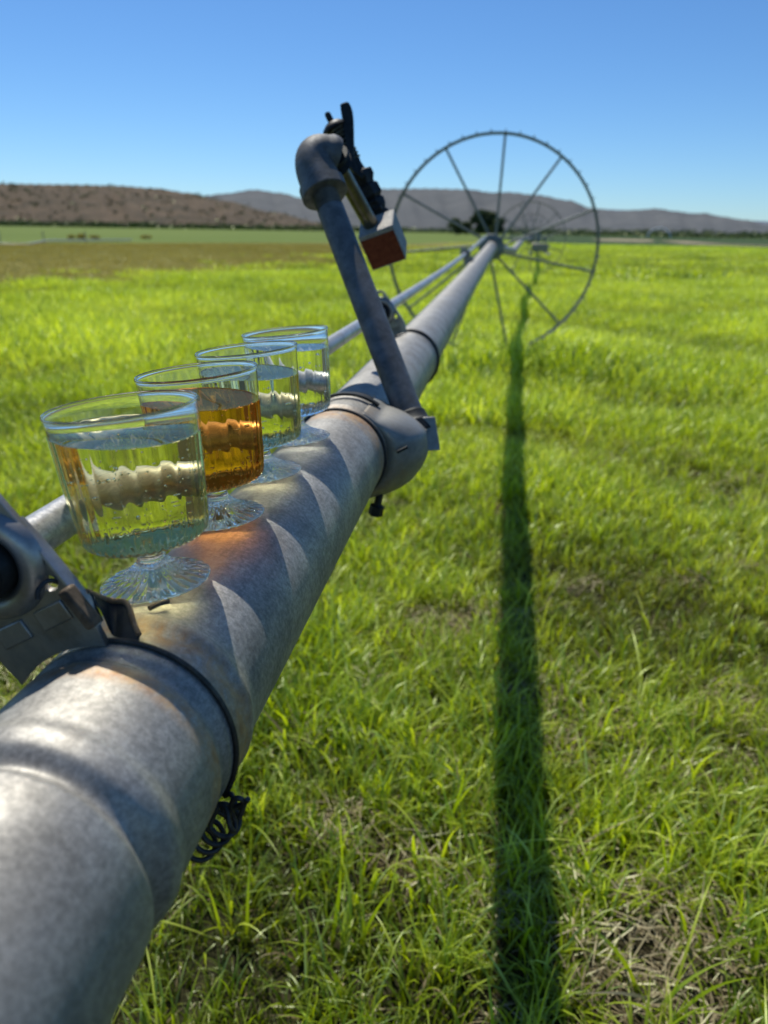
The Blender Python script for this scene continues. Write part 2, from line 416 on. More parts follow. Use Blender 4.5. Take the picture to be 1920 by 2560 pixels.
# shaft brackets: stamped plate with a bearing boss, strapped on to the pipe
QD = Vector((-0.49, 0, 0.872)).normalized(); PD = Vector((QD.z, 0, -QD.x))
def bracket(yb, full):
    c0 = pipe_pt(yb); hub = c0 + SO
    root = empty('shaft_bracket', hub, line)
    def pq(p, q, dy=0.0): return hub + PD * p + QD * q + Vector((0, dy, 0))
    # plate outline from a 2D curve with holes
    cu = bpy.data.curves.new('plate', 'CURVE'); cu.dimensions = '2D'; cu.fill_mode = 'BOTH'
    cu.extrude = 0.0016; cu.bevel_depth = 0.0004; cu.resolution_u = 6
    outl = [(0.0225, 0.022), (0.0215, 0.029), (0.017, 0.0345), (0.010, 0.037), (0.0, 0.038), (-0.010, 0.037), (-0.017, 0.0345), (-0.0215, 0.029), (-0.0225, 0.022), (-0.0255, 0.0), (-0.0275, -0.022), (-0.0285, -0.036), (-0.027, -0.045)]
    rad = A + 0.0035; hq = (SO.length)
    for k in range(13):
        p = -0.0255 + 0.051 * k / 12
        if k % 1 == 0: outl.append((p, math.sqrt(rad * rad - p * p) - hq))
    outl += [(0.027, -0.045), (0.0285, -0.036), (0.0275, -0.022), (0.0255, 0.0)]
    def spl(pts):
        sp = cu.splines.new('POLY'); sp.points.add(len(pts) - 1); sp.use_cyclic_u = True
        for i, (x, y_) in enumerate(pts): sp.points[i].co = (x, y_, 0, 1)
    spl(outl)
    for (hx, hy, hr) in ((0.0135, 0.0265, 0.0050), (-0.0135, 0.0265, 0.0050), (0.0200, -0.0190, 0.0042), (-0.0200, -0.0190, 0.0042)):
        spl([(hx + hr * math.cos(t), hy + hr * math.sin(t)) for t in [2 * PI * k / 24 for k in range(24)]])
    tmp = bpy.data.objects.new('t', cu); col.objects.link(tmp)
    dg = bpy.context.evaluated_depsgraph_get()
    me = bpy.data.meshes.new_from_object(tmp.evaluated_get(dg)); bpy.data.objects.remove(tmp)
    me.materials.clear(); me.materials.append(M['bracket']); me.name = 'plate'
    me.transform(Matrix(((PD.x, QD.x, 0, 0), (0, 0, -1, 0), (PD.z, QD.z, 0, 0), (0, 0, 0, 1))))
    plate = bpy.data.objects.new('plate', me); col.objects.link(plate); plate.parent = root
    # raised boss round the bearing, facing the camera side
    b = MB(); FY = Vector((0, -1, 0))
    b.lathe([(0.0268, 0.0012), (0.0255, 0.0050), (0.0230, 0.0072), (0.0185, 0.0078), (0.0155, 0.0060), (0.0145, 0.0024), (0.0135, 0.0018)], hub, FY, 48)
    b.build('boss', M['bracket'], root, auto=80)
    b = MB()
    b.lathe([(0.0140, 0.0016), (0.0140, 0.0120), (0.0128, 0.0135), (SR + 0.0004, 0.0135), (SR + 0.0004, -0.014), (0.0128, -0.0135), (0.0140, -0.012), (0.0140, 0.0016)], hub, FY, 40)
    b.build('bearing', M['black'], root, auto=50)
    if full:
        b = MB()   # pressed pads below the boss
        for sx in (0.012, -0.012):
            cp = pq(sx, -0.0325)
            b.box(cp + FY * 0.0022, PD * 0.0085, FY * 0.0009, QD * 0.0052)
        b.build('pressed_pad', M['bracket'], root, bevel=0.0012)
        b = MB()   # stiffening flange bent back along the right edge
        pts = [(0.0222, 0.012), (0.0245, 0.0), (0.0268, -0.022), (0.0280, -0.036), (0.0262, -0.046)]
        rows = []
        for (p, q) in pts:
            rows.append([pq(p, q, -0.0030), pq(p + 0.0010, q, -0.0028), pq(p + 0.0018, q, 0.0), pq(p + 0.0018, q, 0.004), pq(p + 0.0006, q, 0.004), pq(p + 0.0004, q, -0.0016)])
        b.grid(rows, True); b.cap(rows[0], flip=True); b.cap(rows[-1])
        b.build('flange', M['bracket'], root, auto=40)
    b = MB()
    for (hx, hy) in ((0.0225, -0.0185), (-0.0225, -0.0185)):
        pass
    return root, pq
br1, pq1 = bracket(0.286, True)
bracket(1.45, True)
bracket(4.42, False)

# wire band over the pipe with its hook through the lower hole and the twisted coil below
WY = 0.2885
wr = 0.0013
RWR = A + 0.0012 + wr
pts = []
for k in range(0, 46):
    ph = math.radians(-6 + (120 - -6) * k / 45)
    pts.append(Vector((RWR * math.sin(ph), WY + 0.001 * math.sin(ph * 2), H + RWR * math.cos(ph))))
hookstart = pq1(0.0200, -0.0190)
pre = [hookstart + Vector((0.000, -0.012, -0.003)), hookstart + Vector((0.0, -0.010, 0.001)), hookstart + Vector((0.002, -0.004, 0.0025)), hookstart + Vector((0.006, 0.002, -0.004)), hookstart + Vector((0.010, 0.004, -0.018))]
mb = MB()
def smooth_path(p, k=6):
    p = [Vector(q) for q in p]; out = []
    for i in range(len(p) - 1):
        p0 = p[max(i - 1, 0)]; p1 = p[i]; p2 = p[i + 1]; p3 = p[min(i + 2, len(p) - 1)]
        for j in range(k):
            t = j / k
            out.append(0.5 * ((2 * p1) + (p2 - p0) * t + (2 * p0 - 5 * p1 + 4 * p2 - p3) * t * t + (3 * p1 - p0 - 3 * p2 + p3) * t ** 3))
    out.append(p[-1]); return out
end = pts[-1]
tail = [at(577, 1985, 0.368), at(590, 2012, 0.366)]
mb.tube(smooth_path(pts[::3] + tail), wr, 12)
mb.build('wire_band', M['wire'], line, auto=80)
mb = MB(); mb.tube(smooth_path(pre + [pts[0]]), wr * 0.9, 12); mb.build('wire_hook', M['wire'], line, auto=80)
# coil: helix heading back under the pipe, then a knotted tail
mb = MB()
c0 = at(565, 2042, 0.372); c1 = at(492, 2112, 0.372)
axis = (c1 - c0).normalized(); vdir = (RW @ Vector((0, 0, 1))).normalized()
sd = axis.cross(vdir).normalized(); vd2 = sd.cross(axis)
turns = 3.6; cr = 0.0084
hel = []
for k in range(int(turns * 20) + 1):
    t = 2 * PI * k / 20
    hel.append(c0 + axis * ((c1 - c0).length * k / (turns * 20)) + (sd * math.cos(t + 1.2) + (vd2 * 0.55 + axis * 0.80) * math.sin(t + 1.2)) * cr)
mb.tube(smooth_path([at(560, 2030, 0.366), at(548, 2012, 0.366)] + hel, 2), wr, 10)
knot = [at(548, 2010, 0.366), at(566, 2022, 0.364), at(573, 2060, 0.362), at(584, 2078, 0.364), at(588, 2055, 0.367), at(577, 2025, 0.366), at(583, 2000, 0.362), at(600, 1996, 0.361), at(610, 2008, 0.363), at(600, 2018, 0.366), at(588, 2018, 0.366)]
mb.tube(smooth_path(knot, 5), wr, 10)
mb.tube(smooth_path([at(586, 2016, 0.367), at(602, 2012, 0.364), at(616, 2002, 0.362), at(620, 1997, 0.361)], 5), wr, 10)
mb.tube(smooth_path([at(612, 2006, 0.363), at(606, 2026, 0.364), at(598, 2046, 0.365)], 5), wr, 10)
mb.build('wire_coil', M['wire'], line, auto=80)
# strap tongue between bracket and wire (thin black sheet, rusty top edge)
mb = MB()
def cylp(phi, y, r): return Vector((r * math.sin(math.radians(phi)), y, H + r * math.cos(math.radians(phi))))
topl = [pq1(0.0290, -0.031, 0.004), cylp(-9, 0.303, A + 0.0150), cylp(-2, 0.304, A + 0.0130), cylp(4, 0.297, A + 0.0075), cylp(9, 0.292, A + 0.0045)]
botl = [pq1(0.0310, -0.042, 0.002), cylp(-5, 0.292, A + 0.0035), cylp(1, 0.290, A + 0.0030), cylp(6, 0.289, A + 0.0028), cylp(10, 0.289, A + 0.0026)]
topl = smooth_path(topl, 4); botl = smooth_path(botl, 4)
rows = [[a, a + Vector((0.0, 0.0018, 0.0006)), b_ + Vector((0, 0.0015, 0)), b_] for a, b_ in zip(topl, botl)]
mb.grid(rows, True); mb.cap(rows[0], flip=True); mb.cap(rows[-1])
mb.build('strap_tongue', M['black'], line, auto=50)
mb = MB(); mb.tube([p + Vector((0, 0, 0.0006)) for p in topl], 0.0013, 8); mb.build('strap_edge', M['rusty'], line, auto=80)
# clip over the flange
mb = MB()
cc = pq1(0.0290, -0.034, -0.005)
mb.box(cc, PD * 0.0024, Vector((0, 0.0040, 0)), QD * 0.0105 + PD * -0.001)
mb.build('clip', M['darkrust'], line, bevel=0.0012)
# small stub of wire lying on the crown
mb = MB(); mb.tube(smooth_path([cylp(2, 0.318, A + 0.004), cylp(5, 0.3235, A + 0.0045), cylp(8, 0.3275, A + 0.0042)], 3), 0.0014, 8); mb.build('wire_end', M['wire'], line)

# ------------------------------------------------------------------ wheels
WR = 0.892
def wheel(c, n_seg=120, nsp=11, phase=math.radians(3.7), parts=True, detail=True, axis=(0, 1, 0)):
    root = empty('wheel', c, line)
    ax = Vector(axis).normalized()
    up = Vector((0, 0, 1)); up = (up - ax * up.dot(ax)).normalized(); rt = up.cross(ax) * -1
    rt = ax.cross(up)
    def P(r, th, dy=0): return c + (up * math.cos(th) + rt * math.sin(th)) * r + ax * dy
    m1 = MB(); rows = []
    for j in range(n_seg):
        th = 2 * PI * j / n_seg
        rows.append([P(WR, th, -0.045), P(WR, th, 0.045), P(WR - 0.004, th, 0.045), P(WR - 0.005, th, 0.006), P(WR - 0.020, th, 0.004), P(WR - 0.020, th, -0.004), P(WR - 0.005, th, -0.006), P(WR - 0.004, th, -0.045)])
    m1.grid(rows, True, True)
    m1.build('rim', M['wheel'], root, auto=30)
    if detail:
        for j in range(48):
            th = 2 * PI * (j + 0.5) / 48
            m2 = MB(); m2.box(P(WR + 0.009, th), ax * 0.048, (P(1, th + PI / 2) - c) * 0.004, (P(1, th) - c) * 0.0095)
            m2.build('cleat', M['wheel'], root, smooth=False)
    for k in range(nsp):
        th = phase + 2 * PI * k / nsp
        d0 = -0.05 if k % 2 else 0.05
        m3 = MB(); m3.tube([P(0.085, th + 0.25, d0), P(WR - 0.02, th, 0)], 0.0100 if detail else 0.012, 10)
        m3.build('spoke', M['wheel'], root)
    m4 = MB()
    m4.lathe([(A + 0.001, -0.075), (A + 0.016, -0.075), (A + 0.018, -0.06), (0.105, -0.054), (0.108, -0.045), (A + 0.02, -0.04), (A + 0.02, 0.04), (0.108, 0.045), (0.105, 0.054), (A + 0.018, 0.06), (A + 0.016, 0.075), (A + 0.001, 0.075)], c, ax, 40, closed=True)
    for k in range(4):
        th = PI / 4 + k * PI / 2
        m4.tube([P(0.088, th, -0.066), P(0.088, th, 0.066)], 0.008, 8)
    m4.build('hub', M['wheel'], root, auto=40)
    return root
wheel(HUB1, axis=(0.03, 1, 0))
wheel(HUB2, 80, detail=False, phase=0.2, axis=(0.06, 1, 0))
wheel(HUB3, 64, detail=False, phase=0.5, axis=(0.06, 1, 0))
wheel(HUB4, 48, detail=False, phase=0.1, axis=(0.06, 1, 0))

# drive unit ahead of the second wheel
mv = empty('drive_unit', HUB2 + Vector((0.25, -0.5, -0.2)), line)
c = HUB2 + Vector((0.22, -0.9, -0.18))
m1 = MB(); m1.box(c, (0.20, 0, 0), (0, 0.24, 0), (0, 0, 0.10)); m1.build('engine_box', M['clamp'], mv, bevel=0.03)
m1 = MB(); m1.tube([c + Vector((-0.05, 0, 0.13)), c + Vector((-0.05, 0, 0.34))], 0.06, 16); m1.tube([c + Vector((0.1, 0, 0.13)), c + Vector((0.1, 0, 0.24))], 0.04, 16); m1.build('engine_top', M['wheel'], mv)
m1 = MB()
for dx in (-0.2, 0.2): m1.box(c + Vector((dx, 0, -0.14)), (0.03, 0, 0), (0, 0.9, 0), (0, 0, 0.02))
m1.build('frame', M['wheel'], mv, bevel=0.005)

# ------------------------------------------------------------------ riser with self-levelling sprinkler
RB = at(1026, 1046, 0.905); RT = Vector((-0.0771, 1.0438, 1.2591))
ru = (RT - RB).normalized()
riser = empty('sprinkler_riser', RB)
tag(riser, 'dark grey steel riser pipe with elbow, clamped to the pipe behind the four cups', 'sprinkler riser')
LR = (RT - RB).length
RR = 0.0172
mb = MB()
prof = [(0.0, -0.02), (RR, -0.02), (RR, LR - 0.052)]
h = LR - 0.052
while h < LR - 0.028:
    prof += [(RR - 0.0003, h), (RR - 0.0019, h + 0.0011), (RR - 0.0003, h + 0.0022)]; h += 0.0024
prof += [(RR - 0.002, h), (RR - 0.002, LR)]
mb.lathe(prof, RB, ru, 48); mb.build('riser_pipe', M['galv'], riser, auto=30)
# direction of the short pipe after the elbow
NB = at(930, 566, 1.095); NA = at(836, 398, 0.995)
nd = (NB - NA).normalized()
# elbow: sweep of a quarter turn
E0 = RT + ru * -0.032
bend = []
er = [] 
cen = RT + ru * 0.020
e_end = cen + nd * 0.036
p_a = RT - ru * 0.030
ctrl = []
P3 = NA; lat = (at(900, 400, 1.0) - at(800, 400, 1.0)).normalized()
P2 = P3 - (nd * 0.45 + lat * 0.55).normalized() * 0.026
for k in range(17):
    t = k / 16
    ctrl.append((1 - t) ** 3 * (RT + ru * -0.004) + 3 * (1 - t) ** 2 * t * (RT + ru * 0.030) + 3 * (1 - t) * t * t * P2 + t ** 3 * P3)
mb = MB()
path = [p_a, p_a + ru * 0.001, RT - ru * 0.015, RT - ru * 0.0135] + ctrl[1:]
rads = [0.0280, 0.0296, 0.0296, 0.0262] + [0.0262 - 0.0012 * (k / 16) for k in range(1, 13)] + [0.0252, 0.0275, 0.0278, 0.0262]
mb.tube(path, rads, 40)
mb.build('elbow', M['galv'], riser, auto=50)
ed = (ctrl[-1] - ctrl[-2]).normalized()
mb = MB()
q0 = ctrl[-1]
mb.lathe([(0.0, -0.004), (0.0205, -0.004), (0.0210, 0.001), (0.0190, 0.003), (0.0208, 0.0045), (0.0188, 0.006), (0.0204, 0.0075), (0.0184, 0.009), (0.0198, 0.0105), (0.0175, 0.012), (0.0180, 0.0135), (0.0150, 0.016), (0.010, 0.016), (0, 0.016)], q0, nd, 40)
mb.build('bushing', M['black'], riser, auto=50)
mb = MB(); mb.tube([q0, NB + nd * 0.004], 0.0108, 32); mb.build('nipple', M['nipple'], riser)
# counterweight block hung below the sprinkler
wd = 1.09
vray = (at(962, 615, 2.0) - at(962, 615, 1.0)).normalized()
e1 = at(978, 563, wd) - at(898, 601, wd); e1 = (e1 - vray * e1.dot(vray)).normalized()
e2 = at(978, 563, wd) - at(1014, 641, wd); e2 = (e2 - vray * e2.dot(vray) - e1 * e2.dot(e1)).normalized()
ta, tb_ = math.radians(24), math.radians(13)
zc = -vray
e2t = e2 * math.cos(ta) + zc * math.sin(ta); fn = zc * math.cos(ta) - e2 * math.sin(ta)
e1t = e1 * math.cos(tb_) + fn * math.sin(tb_); fn = fn * math.cos(tb_) - e1 * math.sin(tb_)
view = (RW @ Vector((0, 0, -1)))
e3 = -fn; bs = 0.0262
fc = at(956, 622, wd)
wc = fc + e3 * bs
mb = MB(); mb.box(wc, e1t * bs, e3 * bs, e2t * (bs + 0.001))
wt = mb.build('counterweight', M['concrete'], riser, bevel=0.0018)
wt['label'] = 'square block with rust red face'
mb = MB(); mb.box(fc - e2t * 0.0022 + fn * 0.0003, e1t * (bs - 0.0012), fn * 0.0006, e2t * (bs - 0.0036))
mb.build('red_face', M['redrust'], wt, bevel=0.0004)
# impact sprinkler: body along the nipple direction, pointing back up
S0 = at(952, 545, 1.125); S1 = at(822, 292, 1.09)
sa = (S1 - S0).normalized(); SL = (S1 - S0).length
mb = MB()
def sp(fr_): return SL * fr_
prof = [(0.0, 0.0), (0.0125, 0.0), (0.0125, sp(.05)), (0.0105, sp(.06)), (0.0135, sp(.10)), (0.0135, sp(.16)), (0.0110, sp(.18)), (0.0145, sp(.21)), (0.0145, sp(.30)),
        (0.0115, sp(.32)), (0.0130, sp(.35)), (0.0155, sp(.38)), (0.0155, sp(.44)), (0.0105, sp(.46)), (0.0095, sp(.52)), (0.0105, sp(.60)), (0.0115, sp(.70)), (0.0085, sp(.74)), (0.0085, sp(.90)), (0.0, sp(.90))]
mb.lathe(prof, S0, sa, 24, fr=lambda t, i, r: r * (1 + (0.10 * math.cos(6 * t) if 4 < i < 13 else 0)))
mb.v = [tuple(S0 + sa * (Vector(v) - S0).dot(sa) + ((Vector(v) - S0) - sa * (Vector(v) - S0).dot(sa)) * 1.22) for v in mb.v]
body = mb.build('sprinkler_body', M['black'], riser, auto=35)
mb = MB()
mb.lathe([(0.0, sp(.905)), (0.0165, sp(.875)), (0.0185, sp(.885)), (0.0175, sp(.91)), (0.010, sp(.945)), (0.0045, sp(.955)), (0.0045, sp(1.02)), (0.003, sp(1.04)), (0.0, sp(1.04))], S0, sa, 32)
mb.build('cap', M['black'], riser, auto=50)
mb = MB()
hel = []
su = sa.cross(view).normalized(); sv = sa.cross(su)
for k in range(9 * 16):
    t = 2 * PI * k / 16
    hel.append(S0 + sa * sp(.56 + .33 * k / 144) + (su * math.cos(t) + sv * math.sin(t)) * 0.0142)
mb.tube(hel, 0.0009, 8); mb.build('spring', M['nipple'], riser)
# swinging arm with its spoon
def A_(x, y, d=1.085): return at(600 + x * 0.3134, 220 + y * 0.3134, d)
mb = MB()
poly = [(822, 560), (845, 480), (838, 400), (822, 320), (815, 240), (802, 165), (798, 130), (812, 118), (850, 106), (868, 112), (886, 145), (900, 190), (906, 250), (908, 330), (910, 495), (905, 535), (935, 640), (955, 655), (985, 663), (990, 690), (970, 720), (900, 660)]
mb.prism([A_(x, y) for x, y in poly], view * 0.010)
mb.build('swing_arm', M['black'], riser, bevel=0.0012, smooth=False)
mb = MB()
hel = [A_(800 + 22 * math.cos(2 * PI * k / 14), 262 + 118 * k / 112 + 8 * math.sin(2 * PI * k / 14), 1.088 + 0.006 * math.sin(2 * PI * k / 14)) for k in range(112)]
mb.tube(hel, 0.0007, 6); mb.build('spring', M['nipple'], riser)
mb = MB()   # nozzle lugs seen against the sky
for (x0, y0, w, h_) in ((965, 675, 26, 24), (1010, 760, 24, 20), (1052, 835, 34, 40), (1078, 905, 26, 30), (1105, 950, 30, 22)):
    p = A_(x0, y0, 1.11); mb.box(p, e1 * w * 0.00018, e3 * 0.008, nd * h_ * 0.00018)
mb.build('nozzle', M['black'], riser, bevel=0.001)

# saddle clamp that carries the riser
mb = MB(); rows = []
NC = 72
for i in range(27):
    t = i / 26; y = 0.796 + 0.098 * t
    env = math.sin(PI * min(1, max(0, (t * 1.0)))) ** 0.55 if 0 < t < 1 else 0
    ring = []
    for j in range(NC):
        ph = math.radians(28 + 220 * j / (NC - 1))
        d = math.degrees(ph)
        k1 = float(np.interp(d, [28, 45, 62, 78, 95, 118, 145, 175, 205, 250], [0, 0.08, 0.55, 0.95, 1.0, 0.78, 0.40, 0.13, 0.03, 0]))
        r = A + 0.0022 + env * 0.040 * k1
        ring.append(Vector((r * math.sin(ph), y, H + r * math.cos(ph))))
    rows.append(ring)
mb.grid(rows, False)
clampb = mb.build('clamp_shell', M['clamp'], riser, auto=60)
sm = clampb.modifiers.new('thick', 'SOLIDIFY'); sm.thickness = 0.0025; sm.offset = -1
# top plate of the clamp with an upturned tab
mb = MB()
pr = (at(1085, 1044, 0.90) - at(962, 1108, 0.90)).normalized()
pc = at(1024, 1086, 0.905)
mb.box(pc, pr * 0.026, Vector((0, 0.030, 0)), pr.cross(Vector((0, 1, 0))).normalized() * 0.0016)
mb.build('clamp_plate', M['clamp'], riser, bevel=0.0012)
mb = MB()
tdn = (at(1092, 1128, 0.90) - at(1078, 1042, 0.90)).normalized()
mb.box(at(1077, 1084, 0.885), Vector((0.0075, 0.003, 0)), Vector((-0.0006, 0.0015, 0)), tdn * 0.0195)
mb.build('clamp_tab', M['clamp'], riser, bevel=0.001)
mb = MB(); mb.box(at(1006, 1124, 0.826), pr * 0.0065, Vector((0, 0.002, 0)), pr.cross(Vector((0, 1, 0))).normalized() * 0.0016); mb.build('slot_shade', M['black'], riser, bevel=0.0008)  # solid black box stands for the dark inside of the slot
mb = MB()   # dark saddle casting at the foot of the riser
mb.lathe([(0.0, -0.024), (0.024, -0.024), (0.024, -0.010), (0.0205, -0.006), (0.0195, 0.004), (RR, 0.006)], RB, ru, 40)
mb.box(at(958, 1092, 0.865), pr * 0.020, Vector((0, 0.018, 0)), pr.cross(Vector((0, 1, 0))).normalized() * 0.009)
mb.build('saddle', M['black'], riser, bevel=0.001, auto=40)
mb = MB()   # curved hook strap going over the crown
rows = []
for k in range(25):
    ph = math.radians(-28 + 66 * k / 24); w = 0.004
    yc = 0.846
    rows.append([cylp(math.degrees(ph), yc - w, A + 0.0045), cylp(math.degrees(ph), yc + w, A + 0.0045), cylp(math.degrees(ph), yc + w, A + 0.0075), cylp(math.degrees(ph), yc - w, A + 0.0075)])
mb.grid(rows, True); mb.cap(rows[0], flip=True); mb.cap(rows[-1])
mb.build('hook_strap', M['black'], riser, auto=40)
mb = MB()   # bolt under the clamp
bp = Vector((0.052, 0.80, 0.905))
for q, rr_ in ((Vector((0.040, 0.812, 0.903)), 0.0085),):
    mb.lathe([(0, -0.012), (rr_, -0.012), (rr_, 0.0), (0.0045, 0.0), (0.0045, 0.022), (0, 0.022)], q, (0.2, 0, 1), 6)
mb.build('bolt', M['black'], riser, bevel=0.0008, auto=30)
mb = MB(); mb.lathe([(0, 0.006), (0.0035, 0.0055), (0.005, 0.003), (0.0052, 0)], RB + ru * 0.002 + Vector((-0.012, -0.0245, 0.002)), (-0.2, -0.9, 0.4), 16); mb.build('rivet', M['shaft'], riser)

# ------------------------------------------------------------------ the four cups
TILT = math.radians(6.0)
ca = Vector((-math.sin(TILT), 0, math.cos(TILT)))
CH = 0.0965; TAN = Vector((math.cos(math.radians(6)), 0, math.sin(math.radians(6))))
NS = 192
def make_cup(ybase, liquid_mat, level, label, twist, n_bub, colour):
    o0 = Vector((A * math.sin(-TILT), ybase, H + A * math.cos(TILT))) + ca * 0.0009 - TAN * 0.0068
    root = empty('stemmed_cup', o0)
    tag(root, label, 'cup', 'plastic cups of drink in a row on the pipe')
    fl = 22
    def saw(t, n):   # rounded flute
        x = (t * n / (2 * PI)) % 1.0
        return (math.sin(PI * x ** 1.5))
    BR = 0.0290
    lv = CH - level
    side = Vector((math.cos(twist), math.sin(twist), 0))
    # bowl profile: outside of the wall
    bowl = [(0.0000, 0.0226), (0.0105, 0.0227), (0.0180, 0.0230), (0.0245, 0.0238), (0.0288, 0.0252), (0.0316, 0.0276), (0.0330, 0.0312), (0.0337, 0.0370), (0.0343, 0.0440), (0.0348, 0.0520), (0.0354, 0.0600), (0.0359, 0.0680), (0.0364, 0.0750), (0.0368, 0.0820), (0.0371, 0.0880), (0.0373, 0.0927)]
    def r_at(h_):
        for (r0, h0), (r1, h1) in zip(bowl[:-1], bowl[1:]):
            if h0 <= h_ <= h1: return r0 + (r1 - r0) * (h_ - h0) / (h1 - h0)
        return bowl[-1][0]
    # foot and stem, one solid piece of clear plastic
    foot = [(0.0, 0.0040, 'b'), (0.004, 0.0036, 'b'), (0.012, 0.0022, 'b'), (0.020, 0.0011, 'b'), (0.0272, 0.0003, 'b'), (BR, 0.0, ''), (BR + 0.0003, 0.0008, ''), (BR - 0.0006, 0.0016, ''),
            (0.0235, 0.0034, 't'), (0.0165, 0.0062, 't'), (0.0115, 0.0092, 't'), (0.0084, 0.0122, 't'), (0.0071, 0.0148, ''), (0.0068, 0.0170, ''), (0.0076, 0.0192, ''), (0.0098, 0.0212, ''), (0.0125, 0.0225, ''), (0.0125, 0.0229, ''), (0.0, 0.0229, '')]
    def frf(t, i, r):
        k = foot[i][2]
        if k == 't': return (r, 0.00042 * math.cos(24 * t) * min(1, (r - 0.006) / 0.006))
        if k == 'b': return (r, 0.00030 * math.cos(24 * t + 0.8) * min(1, r / 0.012))
        return r
    mb = MB(); mb.lathe([(p[0], p[1]) for p in foot], o0, ca, NS, fr=frf, side=side)
    mb.build('foot', M['plastic'], root, auto=0, weld=True)
    # wall standing above the drink, with its rolled rim
    ax = ca; u = (side - ax * side.dot(ax)).normalized(); w = ax.cross(u)
    def slope(t, r): return -r * (u * math.cos(t) + w * math.sin(t)).z / ax.z
    wall = [('s', 0.0, 0.0006), ('s', 0.0, 0.004)] + [(r, h_, '') for r, h_ in bowl if h_ > lv + 0.010] + \
           [(0.0374, CH - 0.0021, ''), (0.0379, CH - 0.0017, ''), (0.0381, CH - 0.0010, ''), (0.0380, CH - 0.0003, ''), (0.0375, CH + 0.0001, ''), (0.0370, CH - 0.0001, ''), (0.0367, CH - 0.0008, '')] + \
           [(r - 0.0008, h_, '') for r, h_ in reversed(bowl) if h_ > lv + 0.010] + [('i', 0.0008, 0.004), ('i', 0.0008, 0.0006)]
    rows = []
    for (r, h_, k) in wall:
        ring = []
        for j in range(NS):
            t = 2 * PI * j / NS
            if r in ('s', 'i'):
                hh = lv + slope(t, r_at(lv)) + k - 0.0003; rr = r_at(min(max(hh, 0.03), 0.0926)) - h_
            else: hh = h_; rr = r
            ring.append(o0 + ax * hh + (u * math.cos(t) + w * math.sin(t)) * rr)
        rows.append(ring)
    mb = MB(); mb.grid(rows, True, True)
    mb.build('rim', M['plastic'], root, auto=60)
    # drink filling the bowl to a level surface; its side carries the flutes moulded into the wall
    def flute(h_, t):
        if h_ >= 0.0312: return 0.00050 * (saw(t, fl) - 0.6)
        if h_ > 0.0232: return 0.00060 * math.cos(48 * t)
        return 0.0
    rows = []
    for (r, h_) in [b_ for b_ in bowl if b_[1] < lv - 0.010]:
        rows.append([o0 + ax * (h_ + (0.00035 * math.cos(24 * t) if 0.009 < r < 0.027 else 0)) + (u * math.cos(t) + w * math.sin(t)) * (max(r + flute(h_, t), 1e-6) if r > 0 else 1e-6) for t in [2 * PI * j / NS for j in range(NS)]])
    for (fr_, dz, fluted) in ((1, -0.0035, 1), (1, -0.0004, 1), (0.9995, 0.0002, 1), (0.984, 0.0004, 0), (0.974, 0.0001, 0), (0.92, 0.0, 0), (0.5, 0.0, 0), (0.0, 0, 0)):
        ring = []
        for j in range(NS):
            t = 2 * PI * j / NS
            r = r_at(lv) * fr_
            hh = lv + slope(t, r) + dz
            if fluted: r = r_at(hh) * fr_ + flute(0.05, t)
            ring.append(o0 + ax * hh + (u * math.cos(t) + w * math.sin(t)) * max(r, 1e-6))
        rows.append(ring)
    mb = MB(); mb.grid(rows, True)
    liq = mb.build('drink', liquid_mat, root, auto=48, weld=True)
    liq['label'] = colour
    # bubbles clinging to wall and floor and rising
    mb = MB()
    rb = random.Random(int(ybase * 1000))
    for k in range(n_bub):
        t = rb.uniform(0, 2 * PI)
        if rb.random() < 0.55:
            h_ = rb.uniform(0.0262, 0.0315); r = r_at(h_) - rb.uniform(0.0012, 0.003)
        else:
            h_ = rb.uniform(0.034, lv - 0.006); r = (r_at(h_) - 0.0014) if rb.random() < 0.7 else rb.uniform(0.005, 0.029)
        br_ = rb.uniform(0.00028, 0.00060) if rb.random() < 0.85 else rb.uniform(0.0007, 0.0011)
        c_ = o0 + ax * h_ + (u * math.cos(t) + w * math.sin(t)) * r
        mb.lathe([(br_ * math.sin(PI * q / 6), -br_ * math.cos(PI * q / 6)) for q in range(7)], c_, (0, 0, 1), 10)
    # foam beads at the waterline
    mbf = mb
    bo = mb.build('bubbles', M['bubble'], liq, auto=0)
    bo['kind'] = 'stuff'
    return root
CUPS = [(0.357, M['wine'], 0.0135, 'nearest clear plastic stemmed cup, holding pale yellow wine', 0.1, 320, 'pale yellow wine'),
        (0.459, M['amber'], 0.0180, 'clear plastic stemmed cup of amber orange wine, second from the front', 0.3, 240, 'amber orange wine'),
        (0.5587, M['wine2'], 0.0180, 'clear plastic stemmed cup of pale gold wine just behind the amber one', 0.5, 200, 'pale gold wine'),
        (0.667, M['water'], 0.0130, 'farthest stemmed cup with colourless sparkling drink, nearest the riser', 0.2, 170, 'colourless sparkling drink')]
cups = [make_cup(*c_) for c_ in CUPS]

# ------------------------------------------------------------------ ground and fields
def sheet(name, pts, z, m, sub=0):
    me = bpy.data.meshes.new(name)
    me.from_pydata([(p[0], p[1], z) for p in pts], [], [tuple(range(len(pts)))]); me.materials.append(m)
    o = bpy.data.objects.new(name, me); col.objects.link(o)
    if me.polygons[0].normal.z < 0: me.flip_normals()
    tag(o, kind='structure'); return o
sheet('ground', [(-9000, -9000), (9000, -9000), (9000, 9000), (-9000, 9000)], G - 0.3, M['meadow'])
